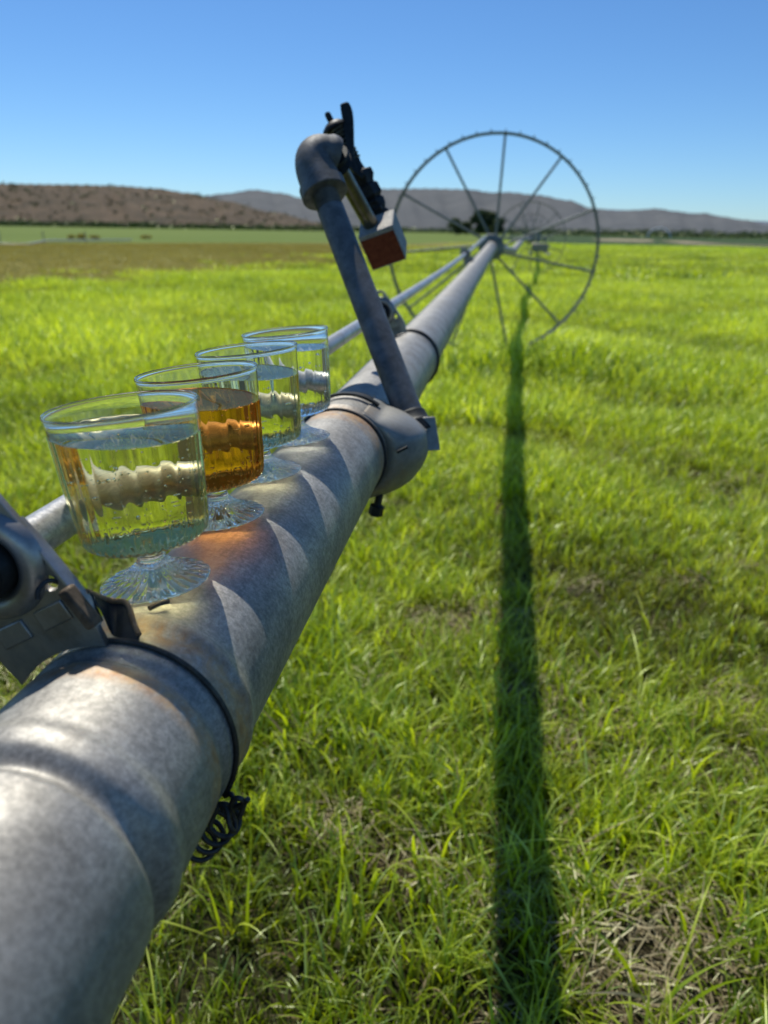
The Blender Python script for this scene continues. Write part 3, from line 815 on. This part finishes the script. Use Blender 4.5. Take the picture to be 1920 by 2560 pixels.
# near field with gentle lumps
xs = list(np.concatenate([np.linspace(-30, -4, 40), np.linspace(-3.8, 5, 150), np.linspace(5.3, 60, 60)]))
ysn = list(np.concatenate([np.linspace(-4, 0.2, 20), np.linspace(0.25, 8, 170), np.linspace(8.3, 90, 120)]))
def lump(x, y):
    return 0.012 * math.sin(2.1 * x + 0.7 * math.sin(1.3 * y)) * math.sin(1.7 * y + 0.5 * x) + 0.007 * math.sin(6.3 * x + 2 * y) * math.sin(5.1 * y - 1.4 * x)
NX, NY = len(xs), len(ysn)
vs = [(x, y_, G + lump(x, y_)) for y_ in ysn for x in xs]
fs = [(i * NX + j, i * NX + j + 1, (i + 1) * NX + j + 1, (i + 1) * NX + j) for i in range(NY - 1) for j in range(NX - 1)]
me = bpy.data.meshes.new('field_soil'); me.from_pydata(vs, [], fs); me.materials.append(M['soil'])
me.polygons.foreach_set('use_smooth', [True] * len(fs))
o = bpy.data.objects.new('field_soil', me); col.objects.link(o); tag(o, kind='structure')

# field limits on the ground, measured from the photo
lower = [(-1.0, 118.0), (-1.8, 62.0), (-5.0, 48.0), (-6.6, 31.5), (-7.1, 22.0), (-7.7, 18.5), (-8.4, 16.0), (-9.0, 12.0), (-10.5, 5.0), (-12, -4)]
def left_limit(y): return left_limit0(y) + 1.1
def left_limit0(y):
    for (x1, y1), (x0, y0) in zip(lower[:-1], lower[1:]):
        if y0 <= y <= y1: return x0 + (x1 - x0) * (y - y0) / (y1 - y0)
    return -1.0 if y > 100 else -12
strip = [(-60, -4)] + [(-60, 36), (-29, 44), (-14, 66), (-7, 70), (-1.2, 110)] + [(a_ + 1.0, b_) for a_, b_ in lower]
sheet('mown_strip', strip, G + 0.045, M['mown'])
sheet('far_meadow', [(-400, 20), (-60, 30), (-29, 45), (-14.3, 67), (-7, 72), (-1.0, 112), (4, 330), (-40, 500), (-400, 480)], G + 0.03, M['meadow'])
sheet('near_crop', [(-1.0, 60), (20, 55), (60, 40), (70, 80), (25, 82), (9.8, 86), (-0.3, 120), (-1.0, 118)], G + 0.02, M['near_far'])
sheet('dark_crop', [(-0.3, 120.5), (9.8, 86.5), (25, 82.5), (70, 80.5), (400, 70), (700, 430), (120, 430), (4, 430)], G + 0.035, M['crop'])
sheet('bare_patch', [(16, 138), (22, 132), (27, 150), (32, 185), (26, 200), (18, 172)], G + 0.06, M['tan'])
sheet('bare_track', [(29, 160), (24, 112), (34, 92), (62, 84), (62, 88), (36, 98), (30, 116), (34, 160)], G + 0.07, M['tan'])
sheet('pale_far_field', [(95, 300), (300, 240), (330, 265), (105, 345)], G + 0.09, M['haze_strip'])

# ---- grass
MG = bpy.data.collections.new('grass_sources')
def tuft(name, n, rad, hmin, hmax, w, dry=0.08, segs=5, droop=1.0, mats=None, seed=0, flat=False):
    r = random.Random(seed); V = []; Fc = []; mi = []
    for k in range(n):
        a = r.uniform(0, 2 * PI); q = rad * math.sqrt(r.random())
        p = Vector((q * math.cos(a), q * math.sin(a), -0.01))
        Ln = r.uniform(hmin, hmax); lean = abs(r.gauss(0, 0.35)) + 0.05; az = r.uniform(0, 2 * PI)
        isdry = r.random() < dry
        if isdry: Ln *= r.uniform(0.5, 1.0); lean += 0.5
        if r.random() < 0.12: lean += 0.5; Ln *= 1.25
        if flat: lean = r.uniform(1.2, 1.65); p.z = r.uniform(0, 0.02)
        ww = w * r.uniform(0.6, 1.25)
        hd = Vector((math.cos(az), math.sin(az), 0)); sdv = Vector((-math.sin(az), math.cos(az), 0))
        tw_ = r.uniform(-0.9, 0.9); sdv = (sdv * math.cos(tw_) + hd * math.sin(tw_))
        b = len(V); cur = r.uniform(0.5, 1.9) * droop if not flat else r.uniform(-0.3, 0.3)
        for s_ in range(segs + 1):
            t = s_ / segs
            th = lean + cur * t * t
            wd = ww * (0.75 + 0.35 * math.sin(PI * min(t * 1.2, 1))) * (1 - t ** 3) + 0.0001
            V.append(tuple(p - sdv * wd / 2)); V.append(tuple(p + sdv * wd / 2))
            p = p + (Vector((0, 0, 1)) * math.cos(th) + hd * math.sin(th)) * (Ln / segs)
        for s_ in range(segs):
            Fc.append((b + 2 * s_, b + 2 * s_ + 1, b + 2 * s_ + 3, b + 2 * s_ + 2)); mi.append(1 if isdry else 0)
    me_ = bpy.data.meshes.new(name); me_.from_pydata(V, [], Fc)
    for mm in (mats or (M['grass'], M['straw'])): me_.materials.append(mm)
    me_.polygons.foreach_set('material_index', mi); me_.polygons.foreach_set('use_smooth', [True] * len(Fc))
    ob = bpy.data.objects.new(name, me_); return ob
def source_coll(name, obs):
    c_ = bpy.data.collections.new(name)
    for o_ in obs: c_.objects.link(o_)
    return c_
cA = source_coll('near_tufts', [tuft('tuft_%02d' % i, 44, 0.05, 0.05, 0.15, 0.0050, 0.07 if i < 7 else 0.6, seed=i) for i in range(9)] + [tuft('tuft_%02d' % (9 + i), 5, 0.06, 0.18, 0.28, 0.0054, 0.15 + 0.2 * i, 8, droop=0.9, seed=30 + i) for i in range(3)])
cB = source_coll('mid_tufts', [tuft('midtuft_%02d' % i, 60, 0.16, 0.10, 0.25, 0.0100, 0.05, 4, seed=40 + i) for i in range(6)])
cC = source_coll('far_tufts', [tuft('fartuft_%02d' % i, 70, 0.55, 0.10, 0.24, 0.035, 0.02, 3, seed=80 + i) for i in range(5)])
cD = source_coll('mown_tufts', [tuft('mowntuft_%02d' % i, 60, 0.4, 0.04, 0.10, 0.016, 0.0, 3, mats=(M['drygrass'], M['straw']), seed=120 + i) for i in range(4)])

def scatter(name, coll, P, rots, scl, idx):
    me_ = bpy.data.meshes.new(name)
    me_.from_pydata([tuple(p) for p in P], [], [])
    a1 = me_.attributes.new('rot', 'FLOAT_VECTOR', 'POINT'); a1.data.foreach_set('vector', np.array(rots, dtype=np.float32).ravel())
    a2 = me_.attributes.new('scl', 'FLOAT', 'POINT'); a2.data.foreach_set('value', np.array(scl, dtype=np.float32))
    a3 = me_.attributes.new('idx', 'INT', 'POINT'); a3.data.foreach_set('value', np.array(idx, dtype=np.int32))
    ob = bpy.data.objects.new(name, me_); col.objects.link(ob)
    ng = bpy.data.node_groups.new(name + '_nodes', 'GeometryNodeTree')
    ng.interface.new_socket('Geometry', in_out='INPUT', socket_type='NodeSocketGeometry')
    ng.interface.new_socket('Geometry', in_out='OUTPUT', socket_type='NodeSocketGeometry')
    gi = ng.nodes.new('NodeGroupInput'); go = ng.nodes.new('NodeGroupOutput')
    ip = ng.nodes.new('GeometryNodeInstanceOnPoints'); ci = ng.nodes.new('GeometryNodeCollectionInfo')
    ci.inputs['Collection'].default_value = coll; ci.inputs['Separate Children'].default_value = True; ci.inputs['Reset Children'].default_value = True
    ip.inputs['Pick Instance'].default_value = True
    def na(nm, ty):
        n_ = ng.nodes.new('GeometryNodeInputNamedAttribute'); n_.data_type = ty; n_.inputs['Name'].default_value = nm
        return n_.outputs['Attribute']
    ng.links.new(gi.outputs[0], ip.inputs['Points']); ng.links.new(ci.outputs[0], ip.inputs['Instance'])
    ng.links.new(na('idx', 'INT'), ip.inputs['Instance Index'])
    e2r = ng.nodes.new('FunctionNodeEulerToRotation'); ng.links.new(na('rot', 'FLOAT_VECTOR'), e2r.inputs[0]); ng.links.new(e2r.outputs[0], ip.inputs['Rotation'])
    ng.links.new(na('scl', 'FLOAT'), ip.inputs['Scale']); ng.links.new(ip.outputs[0], go.inputs[0])
    md = ob.modifiers.new('scatter', 'NODES'); md.node_group = ng
    return ob

def value_noise(x, y, s, seed=0):
    x = x * s + seed * 17.3; y = y * s - seed * 9.1
    return 0.5 + 0.25 * (math.sin(x + 1.7 * math.sin(0.8 * y)) + math.sin(1.3 * y + 1.4 * math.sin(0.9 * x + 2)))

def in_view(x, y, pad=0.15):
    # horizontal wedge of the photograph with a generous margin each side
    dx, dy = x - CAM.x, y - CAM.y
    if dy < 0.3: return False
    s = (dx + 0.14 * dy) / dy
    return -0.62 - pad - 0.5 / max(dy, 0.5) < s < 0.62 + pad + 0.5 / max(dy, 0.5)

def points(y0, y1, dens, zfun, accept, jitter=1.0):
    out = []
    y_ = y0; step = 1 / math.sqrt(dens)
    while y_ < y1:
        xw = 0.85 * max(y_, 0.6) + 0.8
        x = -xw - 0.14 * y_
        while x < xw - 0.0 * y_:
            px, py = x + rng.uniform(-.5, .5) * step * jitter, y_ + rng.uniform(-.5, .5) * step * jitter
            if accept(px, py): out.append((px, py))
            x += step
        y_ += step
    return out
BG = on_ground(1650, 2450, G + 0.02); PX_, PY_ = BG.x, BG.y
BL = on_ground(500, 2430, G + 0.02)
P = []; rt_ = []; sc_ = []; ix = []
for (x, y_) in points(0.35, 5.2, 340, None, lambda x, y: in_view(x, y)):
    bare = value_noise(x, y_, 4.3, 1) * 0.6 + value_noise(x, y_, 10.5, 2) * 0.4
    px_ = (x - PX_) ** 2 + (y_ - PY_) ** 2
    if (x - BL.x) ** 2 + (y_ - BL.y) ** 2 < 0.12: bare = 0.5
    if (bare < 0.17 and rng.random() < 0.8) or (px_ < 0.018 and rng.random() < 0.9): 
        if rng.random() < 0.5: continue
        k = rng.choice((7, 8))
    else:
        k = rng.randrange(7) if rng.random() < 0.93 else rng.choice((7, 8))
    P.append((x, y_, G + lump(x, y_))); rt_.append((rng.uniform(-.15, .15), rng.uniform(-.15, .15), rng.uniform(0, 6.28)))
    sc_.append(rng.uniform(0.55, 1.15) * (0.6 + 0.75 * value_noise(x, y_, 2.9, 3)) * (0.55 if k > 6 else 1)); ix.append(k)
for (x, y_) in points(0.4, 4.6, 20, None, lambda x, y: in_view(x, y)):
    P.append((x, y_, G + lump(x, y_))); rt_.append((rng.uniform(-.3, .3), rng.uniform(-.3, .3), rng.uniform(0, 6.28))); sc_.append(rng.uniform(0.7, 1.05)); ix.append(rng.choice((9, 10, 11)))
cE = source_coll('straw_litter', [tuft('litter_%02d' % i, 46, 0.07, 0.03, 0.09, 0.0021, 1.0, 4, seed=160 + i, flat=True) for i in range(5)])
P5 = []; r5 = []; s5 = []; i5 = []
for (x, y_) in points(0.35, 4.2, 190, None, lambda x, y: in_view(x, y)):
    bare = value_noise(x, y_, 4.3, 1) * 0.6 + value_noise(x, y_, 10.5, 2) * 0.4
    if (x - BL.x) ** 2 + (y_ - BL.y) ** 2 < 0.12: bare = 0.5
    near = (x - PX_) ** 2 + (y_ - PY_) ** 2 < 0.022
    if (bare < 0.24 and rng.random() < 0.8) or near or rng.random() < 0.10:
        P5.append((x, y_, G + lump(x, y_) + rng.uniform(0.0, 0.03))); r5.append((rng.uniform(-.2, .2), rng.uniform(-.2, .2), rng.uniform(0, 6.28))); s5.append(rng.uniform(0.8, 1.2)); i5.append(rng.randrange(5))
g5 = scatter('straw_litter', cE, P5, r5, s5, i5); tag(g5, 'dry straw litter lying between the green blades', 'straw', kind='stuff')
g1 = scatter('grass', cA, P, rt_, sc_, ix); tag(g1, 'bright green field grass growing in the foreground', 'grass', kind='stuff')
P = []; rt_ = []; sc_ = []; ix = []
for (x, y_) in points(4.6, 20, 62, None, lambda x, y: in_view(x, y) and x > left_limit(y) + 0.5 * math.sin(y * 1.3) + rng.gauss(0, 0.9)):
    P.append((x, y_, G + lump(x, y_))); rt_.append((rng.uniform(-.15, .15), rng.uniform(-.15, .15), rng.uniform(0, 6.28)))
    sc_.append(rng.uniform(0.6, 1.1) * (0.6 + 0.7 * value_noise(x, y_, 1.3, 3)) * (1.5 if abs(x - HUB1.x) < 0.8 and 6.3 < y_ < 7.0 else 1)); ix.append(rng.randrange(6))
g2 = scatter('grass', cB, P, rt_, sc_, ix); tag(g2, 'green field grass around the wheels in the middle distance', 'grass', kind='stuff')
P = []; rt_ = []; sc_ = []; ix = []
for (x, y_) in points(18, 84, 3.6, None, lambda x, y: in_view(x, y) and x > left_limit(y) + 0.8 * math.sin(y * 0.7) + rng.gauss(0, 2.0)):
    P.append((x, y_, G)); rt_.append((rng.uniform(-.1, .1), rng.uniform(-.1, .1), rng.uniform(0, 6.28)))
    sc_.append(rng.uniform(0.7, 1.1) * (0.6 + 0.6 * value_noise(x, y_, 0.4, 3))); ix.append(rng.randrange(5))
g3 = scatter('grass', cC, P, rt_, sc_, ix); tag(g3, 'green grass reaching to the far edge of the field', 'grass', kind='stuff')
P = []; rt_ = []; sc_ = []; ix = []
for (x, y_) in points(8, 60, 4.0, None, lambda x, y: in_view(x, y) and x < left_limit(y) + 0.5 * math.sin(y * 1.3) + abs(rng.gauss(0, 1.0))):
    if y_ > 43 + (x + 29) * 1.4: continue
    P.append((x, y_, G + 0.04)); rt_.append((0, 0, rng.uniform(0, 6.28))); sc_.append(rng.uniform(0.7, 1.2)); ix.append(rng.randrange(4))
g4 = scatter('mown_grass', cD, P, rt_, sc_, ix); tag(g4, 'yellowish mown grass strip left of the green field', 'grass', kind='stuff')

# ------------------------------------------------------------------ hills
def hill(name, prof, dist, depth, m, base=None, rough=1.0, nseg=220, nrow=24):
    """prof: list of (photo x, photo y of ridge); built as a real ridge at the given distance"""
    def ry(x):
        for (x0, y0), (x1, y1) in zip(prof[:-1], prof[1:]):
            if x0 <= x <= x1:
                t = (x - x0) / (x1 - x0); t = t * t * (3 - 2 * t); return y0 + (y1 - y0) * t
        return prof[-1][1]
    X0, X1 = prof[0][0], prof[-1][0]
    V = []; Fc = []
    for i in range(nrow + 1):
        t = i / nrow
        for j in range(nseg + 1):
            x = X0 + (X1 - X0) * j / nseg
            v = RW @ Vector(((x - CX) / F_PX, -(ry(x) - CY) / F_PX, -1.0))
            hz = math.hypot(v.x, v.y)
            top = CAM.z + v.z / hz * (dist + depth)
            top = max(top, G)
            d = dist + depth * t + 0.05 * dist * math.sin(j * 0.07 + 1) * (1 - t)
            dirx, diry = v.x / hz, v.y / hz
            gul = (math.sin(j * 0.31 + 2 * math.sin(j * 0.13)) * 0.5 + math.sin(j * 0.83 + t * 3) * 0.3 + math.sin(j * 1.7 + t * 7) * 0.2)
            prf = t ** 0.85
            z = G - 2 + (top - G + 2) * prf + rough * gul * (top - G) * 0.10 * math.sin(PI * t) 
            if t > 0.97: z += rough * (top - G) * 0.012 * math.sin(j * 2.3) 
            V.append((CAM.x + dirx * d, diry * d, z))
    for i in range(nrow):
        for j in range(nseg):
            a = i * (nseg + 1) + j
            Fc.append((a, a + 1, a + nseg + 2, a + nseg + 1))
    # back slope
    b0 = len(V)
    for j in range(nseg + 1):
        x, y_, z = V[nrow * (nseg + 1) + j]; V.append((x * 1.25, y_ * 1.25, G - 5))
    for j in range(nseg):
        a = nrow * (nseg + 1) + j; Fc.append((a, a + 1, b0 + j + 1, b0 + j))
    me_ = bpy.data.meshes.new(name); me_.from_pydata(V, [], Fc); me_.materials.append(m)
    me_.polygons.foreach_set('use_smooth', [True] * len(Fc))
    bm = bmesh.new(); bm.from_mesh(me_); bmesh.ops.recalc_face_normals(bm, faces=bm.faces); bm.to_mesh(me_); bm.free()
    ob = bpy.data.objects.new(name, me_); col.objects.link(ob); tag(ob, kind='structure'); return ob
near_hill = hill('near_hill', [(-900, 520), (-500, 470), (-200, 452), (0, 459), (150, 461), (290, 464), (380, 470), (470, 482), (560, 502), (680, 530), (800, 556), (900, 577), (960, 583)], 520, 260, M['hill_brown'])
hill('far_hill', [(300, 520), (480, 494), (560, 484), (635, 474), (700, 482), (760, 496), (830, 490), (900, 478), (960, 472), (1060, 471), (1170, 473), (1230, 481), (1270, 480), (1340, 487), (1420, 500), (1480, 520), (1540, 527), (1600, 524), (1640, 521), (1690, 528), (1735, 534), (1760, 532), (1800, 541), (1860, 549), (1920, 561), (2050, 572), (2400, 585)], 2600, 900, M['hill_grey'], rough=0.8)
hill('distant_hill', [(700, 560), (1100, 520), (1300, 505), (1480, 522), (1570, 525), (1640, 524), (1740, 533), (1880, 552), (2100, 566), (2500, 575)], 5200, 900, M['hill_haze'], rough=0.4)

# ------------------------------------------------------------------ trees and scrub
def leaf_cloud(mb, c, rx, rz, n, s, r):
    for k in range(n):
        a = Vector((r.gauss(0, 1), r.gauss(0, 1), r.gauss(0, 1))).normalized() * (r.random() ** 0.4)
        p = Vector((c[0] + a.x * rx, c[1] + a.y * rx, c[2] + a.z * rz))
        n1 = Vector((r.gauss(0, 1), r.gauss(0, 1), r.gauss(0, 1))).normalized(); n2 = n1.orthogonal().normalized(); n3 = n1.cross(n2)
        q = s * r.uniform(0.6, 1.3)
        mb.add([p - n2 * q, p + n3 * q * 0.6, p + n2 * q, p - n3 * q * 0.6], [(0, 1, 2, 3)])
def tree(px, py_base, dist, h, w, label, seed):
    r = random.Random(seed)
    b = on_ground(px, 600); dv = Vector((b.x - CAM.x, b.y, 0)).normalized()
    base = Vector((CAM.x + dv.x * dist, dv.y * dist, G))
    root = empty('tree', base); tag(root, label, 'tree', 'dark trees at the far edge of the field')
    t = MB(); t.tube([base + Vector((0, 0, -0.3)), base + Vector((0.1, 0, h * 0.35)), base + Vector((-0.1, 0.1, h * 0.75))], [h * 0.035, h * 0.025, h * 0.01], 8)
    for k in range(6):
        a = r.uniform(0, 6.28); z0 = h * r.uniform(0.25, 0.55)
        t.tube([base + Vector((0, 0, z0)), base + Vector((math.cos(a) * w * 0.3, math.sin(a) * w * 0.3, z0 + h * 0.2))], [h * 0.012, h * 0.005], 6)
    t.build('trunk', M['bark'], root)
    m_ = MB()
    for k in range(16):
        a = r.uniform(0, 6.28); q = w * 0.36 * math.sqrt(r.random()); zz = h * r.uniform(0.22, 0.86)
        q *= 1.1 - 0.6 * (zz / h)
        leaf_cloud(m_, (base.x + q * math.cos(a), base.y + q * math.sin(a), base.z + zz), w * r.uniform(0.18, 0.28), h * r.uniform(0.12, 0.19), 220, h * 0.04, r)
    m_.build('crown', M['leaf'], root, smooth=False, auto=0)
T = [(1138, 225, 4.6, 5.2, 'small round dark tree at the left end of the far clump'), (1163, 232, 4.2, 4.8, 'low dark tree beside the leftmost tree of the clump'),
     (1197, 228, 7.4, 6.0, 'tall dark tree seen left of the big wheel hub'), (1222, 236, 7.0, 6.2, 'tall dark tree right behind the big wheel hub'), (1243, 230, 5.2, 5.0, 'shorter dark tree at the right end of the clump')]
for i, (px, d, h_, w_, lb) in enumerate(T): tree(px, 585, d, h_, w_, lb, 200 + i)

mb = MB(); r = random.Random(5)
for k in range(420):
    px = -500 + 2900 * k / 420 + r.uniform(-4, 4)
    dist = 470 + r.uniform(-10, 10) if px < 1000 else 520 + r.uniform(-20, 60)
    b = on_ground(px, 600 + (px - 960) * 0.017); dv = Vector((b.x - CAM.x, b.y, 0)).normalized()
    h_ = r.uniform(1.8, 3.8) * (1.35 if px > 1250 else 1)
    leaf_cloud(mb, (CAM.x + dv.x * dist, dv.y * dist, G + h_ * 0.4), r.uniform(4, 7), h_ * 0.6, 60, 0.7, r)
o = mb.build('distant_hedgerow', M['leaf'], None, smooth=False, auto=0)
tag(o, 'dark far-off line of scrub along the foot of the hills', 'scrub', kind='stuff')
# sagebrush on the brown hill
mb = MB(); r = random.Random(9)
hv = [tuple(v.co) for v in near_hill.data.vertices][:25 * 221]
for k in range(800):
    x, y_, z = hv[r.randrange(len(hv))]
    if z < G + 1: continue
    leaf_cloud(mb, (x + r.uniform(-8, 8), y_ + r.uniform(-6, 6), z + 0.2), r.uniform(1.2, 3.5), r.uniform(0.5, 1.1), 9, 0.9, r)
o = mb.build('sagebrush', M['scrub'], None, smooth=False, auto=0)
tag(o, 'low dark sagebrush dotted over the brown hillside at left', 'scrub', kind='stuff')

# small far things at the left: aluminium pipe lying across the meadow, a few bushes
def far_pt(px, dist, z=0):
    b = on_ground(px, 620 + (px - 960) * 0.017); dv = Vector((b.x - CAM.x, b.y, 0)).normalized()
    return Vector((CAM.x + dv.x * dist, dv.y * dist, G + z))
lp = empty('ground_pipe', far_pt(100, 55)); tag(lp, 'thin pale irrigation pipe lying across the meadow at far left', 'pipe')
mb = MB(); mb.tube(smooth_path([far_pt(-250, 46, 0.12), far_pt(-60, 49, 0.10), far_pt(60, 50, 0.05), far_pt(120, 52, 0.22), far_pt(200, 55, 0.2), far_pt(330, 60, 0.2)], 6), 0.05, 10); mb.build('tube', M['shaft'], lp)
for px, d in ((0, 49.3), (110, 52), (215, 56)):
    mb = MB(); q = far_pt(px, d); mb.tube([q, q + Vector((0, 0, 0.75))], 0.03, 8); mb.build('outlet', M['wheel'], lp)
BU = [(178, 74, 0.5), (202, 73, 0.7), (236, 75, 0.5), (362, 78, 0.55)]
for i, (px, d, s_) in enumerate(BU):
    root = empty('weed_bush', far_pt(px, d))
    tag(root, 'brownish weed bush at the edge of the far meadow', 'bush', 'weed bushes along the far meadow edge')
    mb = MB(); r = random.Random(300 + i); q = far_pt(px, d)
    for k in range(4): leaf_cloud(mb, (q.x + r.uniform(-.5, .5) * s_, q.y + r.uniform(-.4, .4), q.z + 0.3 * s_), 0.5 * s_, 0.35 * s_, 90, 0.09, r)
    mb.build('foliage', M['drygrass'], root, smooth=False, auto=0)
    mb = MB()
    for k in range(5): mb.tube([q, q + Vector((r.uniform(-.3, .3), r.uniform(-.3, .3), 0.5 * s_))], 0.012, 5)
    mb.build('stem', M['bark'], root)
# solid hoop standing in for water spray far off at the right
arch = empty('spray_arch', far_pt(1642, 330)); tag(arch, 'pale arch standing in for water spray far away at the foot of the hills', 'spray')
g0 = far_pt(1642, 330); dv = Vector((g0.x, g0.y, 0)).normalized(); sdv = Vector((dv.y, -dv.x, 0))
mb = MB(); rows = []
for k in range(2):
    rows.append([g0 + dv * (k * 20) + sdv * (4.2 * math.cos(PI * j / 24)) + Vector((0, 0, 3.6 * math.sin(PI * j / 24))) for j in range(25)])
mb.grid(rows, False); mb.build('spray_sheet', M['white'], arch)
mb = MB(); mb.tube(rows[0], 0.22, 8); mb.build('spray_hoop', M['white'], arch)

# ------------------------------------------------------------------ sun and sky
SUN = Vector((-0.325, 0.55, 1.0)).normalized()
el = math.asin(SUN.z); az = math.atan2(SUN.x, SUN.y)
sd_ = bpy.data.lights.new('sun', 'SUN'); sd_.energy = 5.0; sd_.angle = math.radians(0.53); sd_.color = (1.0, 0.95, 0.86)
so = bpy.data.objects.new('sun', sd_); col.objects.link(so)
so.rotation_euler = (-SUN).to_track_quat('-Z', 'Y').to_euler()
w = bpy.data.worlds.new('World'); sc.world = w; w.use_nodes = True
nt = w.node_tree; nt.nodes.clear()
sky = nt.nodes.new('ShaderNodeTexSky'); sky.sky_type = 'NISHITA'; sky.sun_disc = False
sky.sun_elevation = el; sky.sun_rotation = az; sky.altitude = 1300; sky.air_density = 1.0; sky.dust_density = 0.35; sky.ozone_density = 1.6
hs = nt.nodes.new('ShaderNodeHueSaturation'); hs.inputs['Saturation'].default_value = 1.05
bg = nt.nodes.new('ShaderNodeBackground'); bg.inputs['Strength'].default_value = 0.11
wo = nt.nodes.new('ShaderNodeOutputWorld')
tint = nt.nodes.new('ShaderNodeMix'); tint.data_type = 'RGBA'; tint.blend_type = 'MULTIPLY'; tint.inputs[0].default_value = 1; tint.inputs[7].default_value = (0.58, 0.80, 1.04, 1)
nt.links.new(sky.outputs[0], tint.inputs[6]); nt.links.new(tint.outputs[2], hs.inputs['Color']); nt.links.new(hs.outputs[0], bg.inputs['Color']); nt.links.new(bg.outputs[0], wo.inputs['Surface'])

# ------------------------------------------------------------------ camera
cd = bpy.data.cameras.new('camera'); cam = bpy.data.objects.new('camera', cd); col.objects.link(cam)
mw = RW.to_4x4(); mw.translation = CAM
cam.matrix_world = mw
cd.sensor_fit = 'HORIZONTAL'; cd.sensor_width = 36.0; cd.lens = 36.0 * F_PX / 1920.0
cd.clip_start = 0.01; cd.clip_end = 20000
cd.dof.use_dof = True; cd.dof.focus_distance = 0.50; cd.dof.aperture_fstop = 11.0
sc.camera = cam




sc.render.engine = 'CYCLES'
cy = sc.cycles
cy.use_denoising = True
try: cy.denoiser = 'OPENIMAGEDENOISE'
except Exception: pass
cy.max_bounces = 24; cy.transmission_bounces = 24; cy.transparent_max_bounces = 16; cy.glossy_bounces = 8; cy.diffuse_bounces = 3; cy.volume_bounces = 0
cy.caustics_refractive = True; cy.caustics_reflective = True; cy.blur_glossy = 0.8
cy.sample_clamp_indirect = 0.0
cy.use_adaptive_sampling = False
sc.view_settings.view_transform = 'Standard'; sc.view_settings.look = 'None'; sc.view_settings.exposure = 0; sc.view_settings.gamma = 1
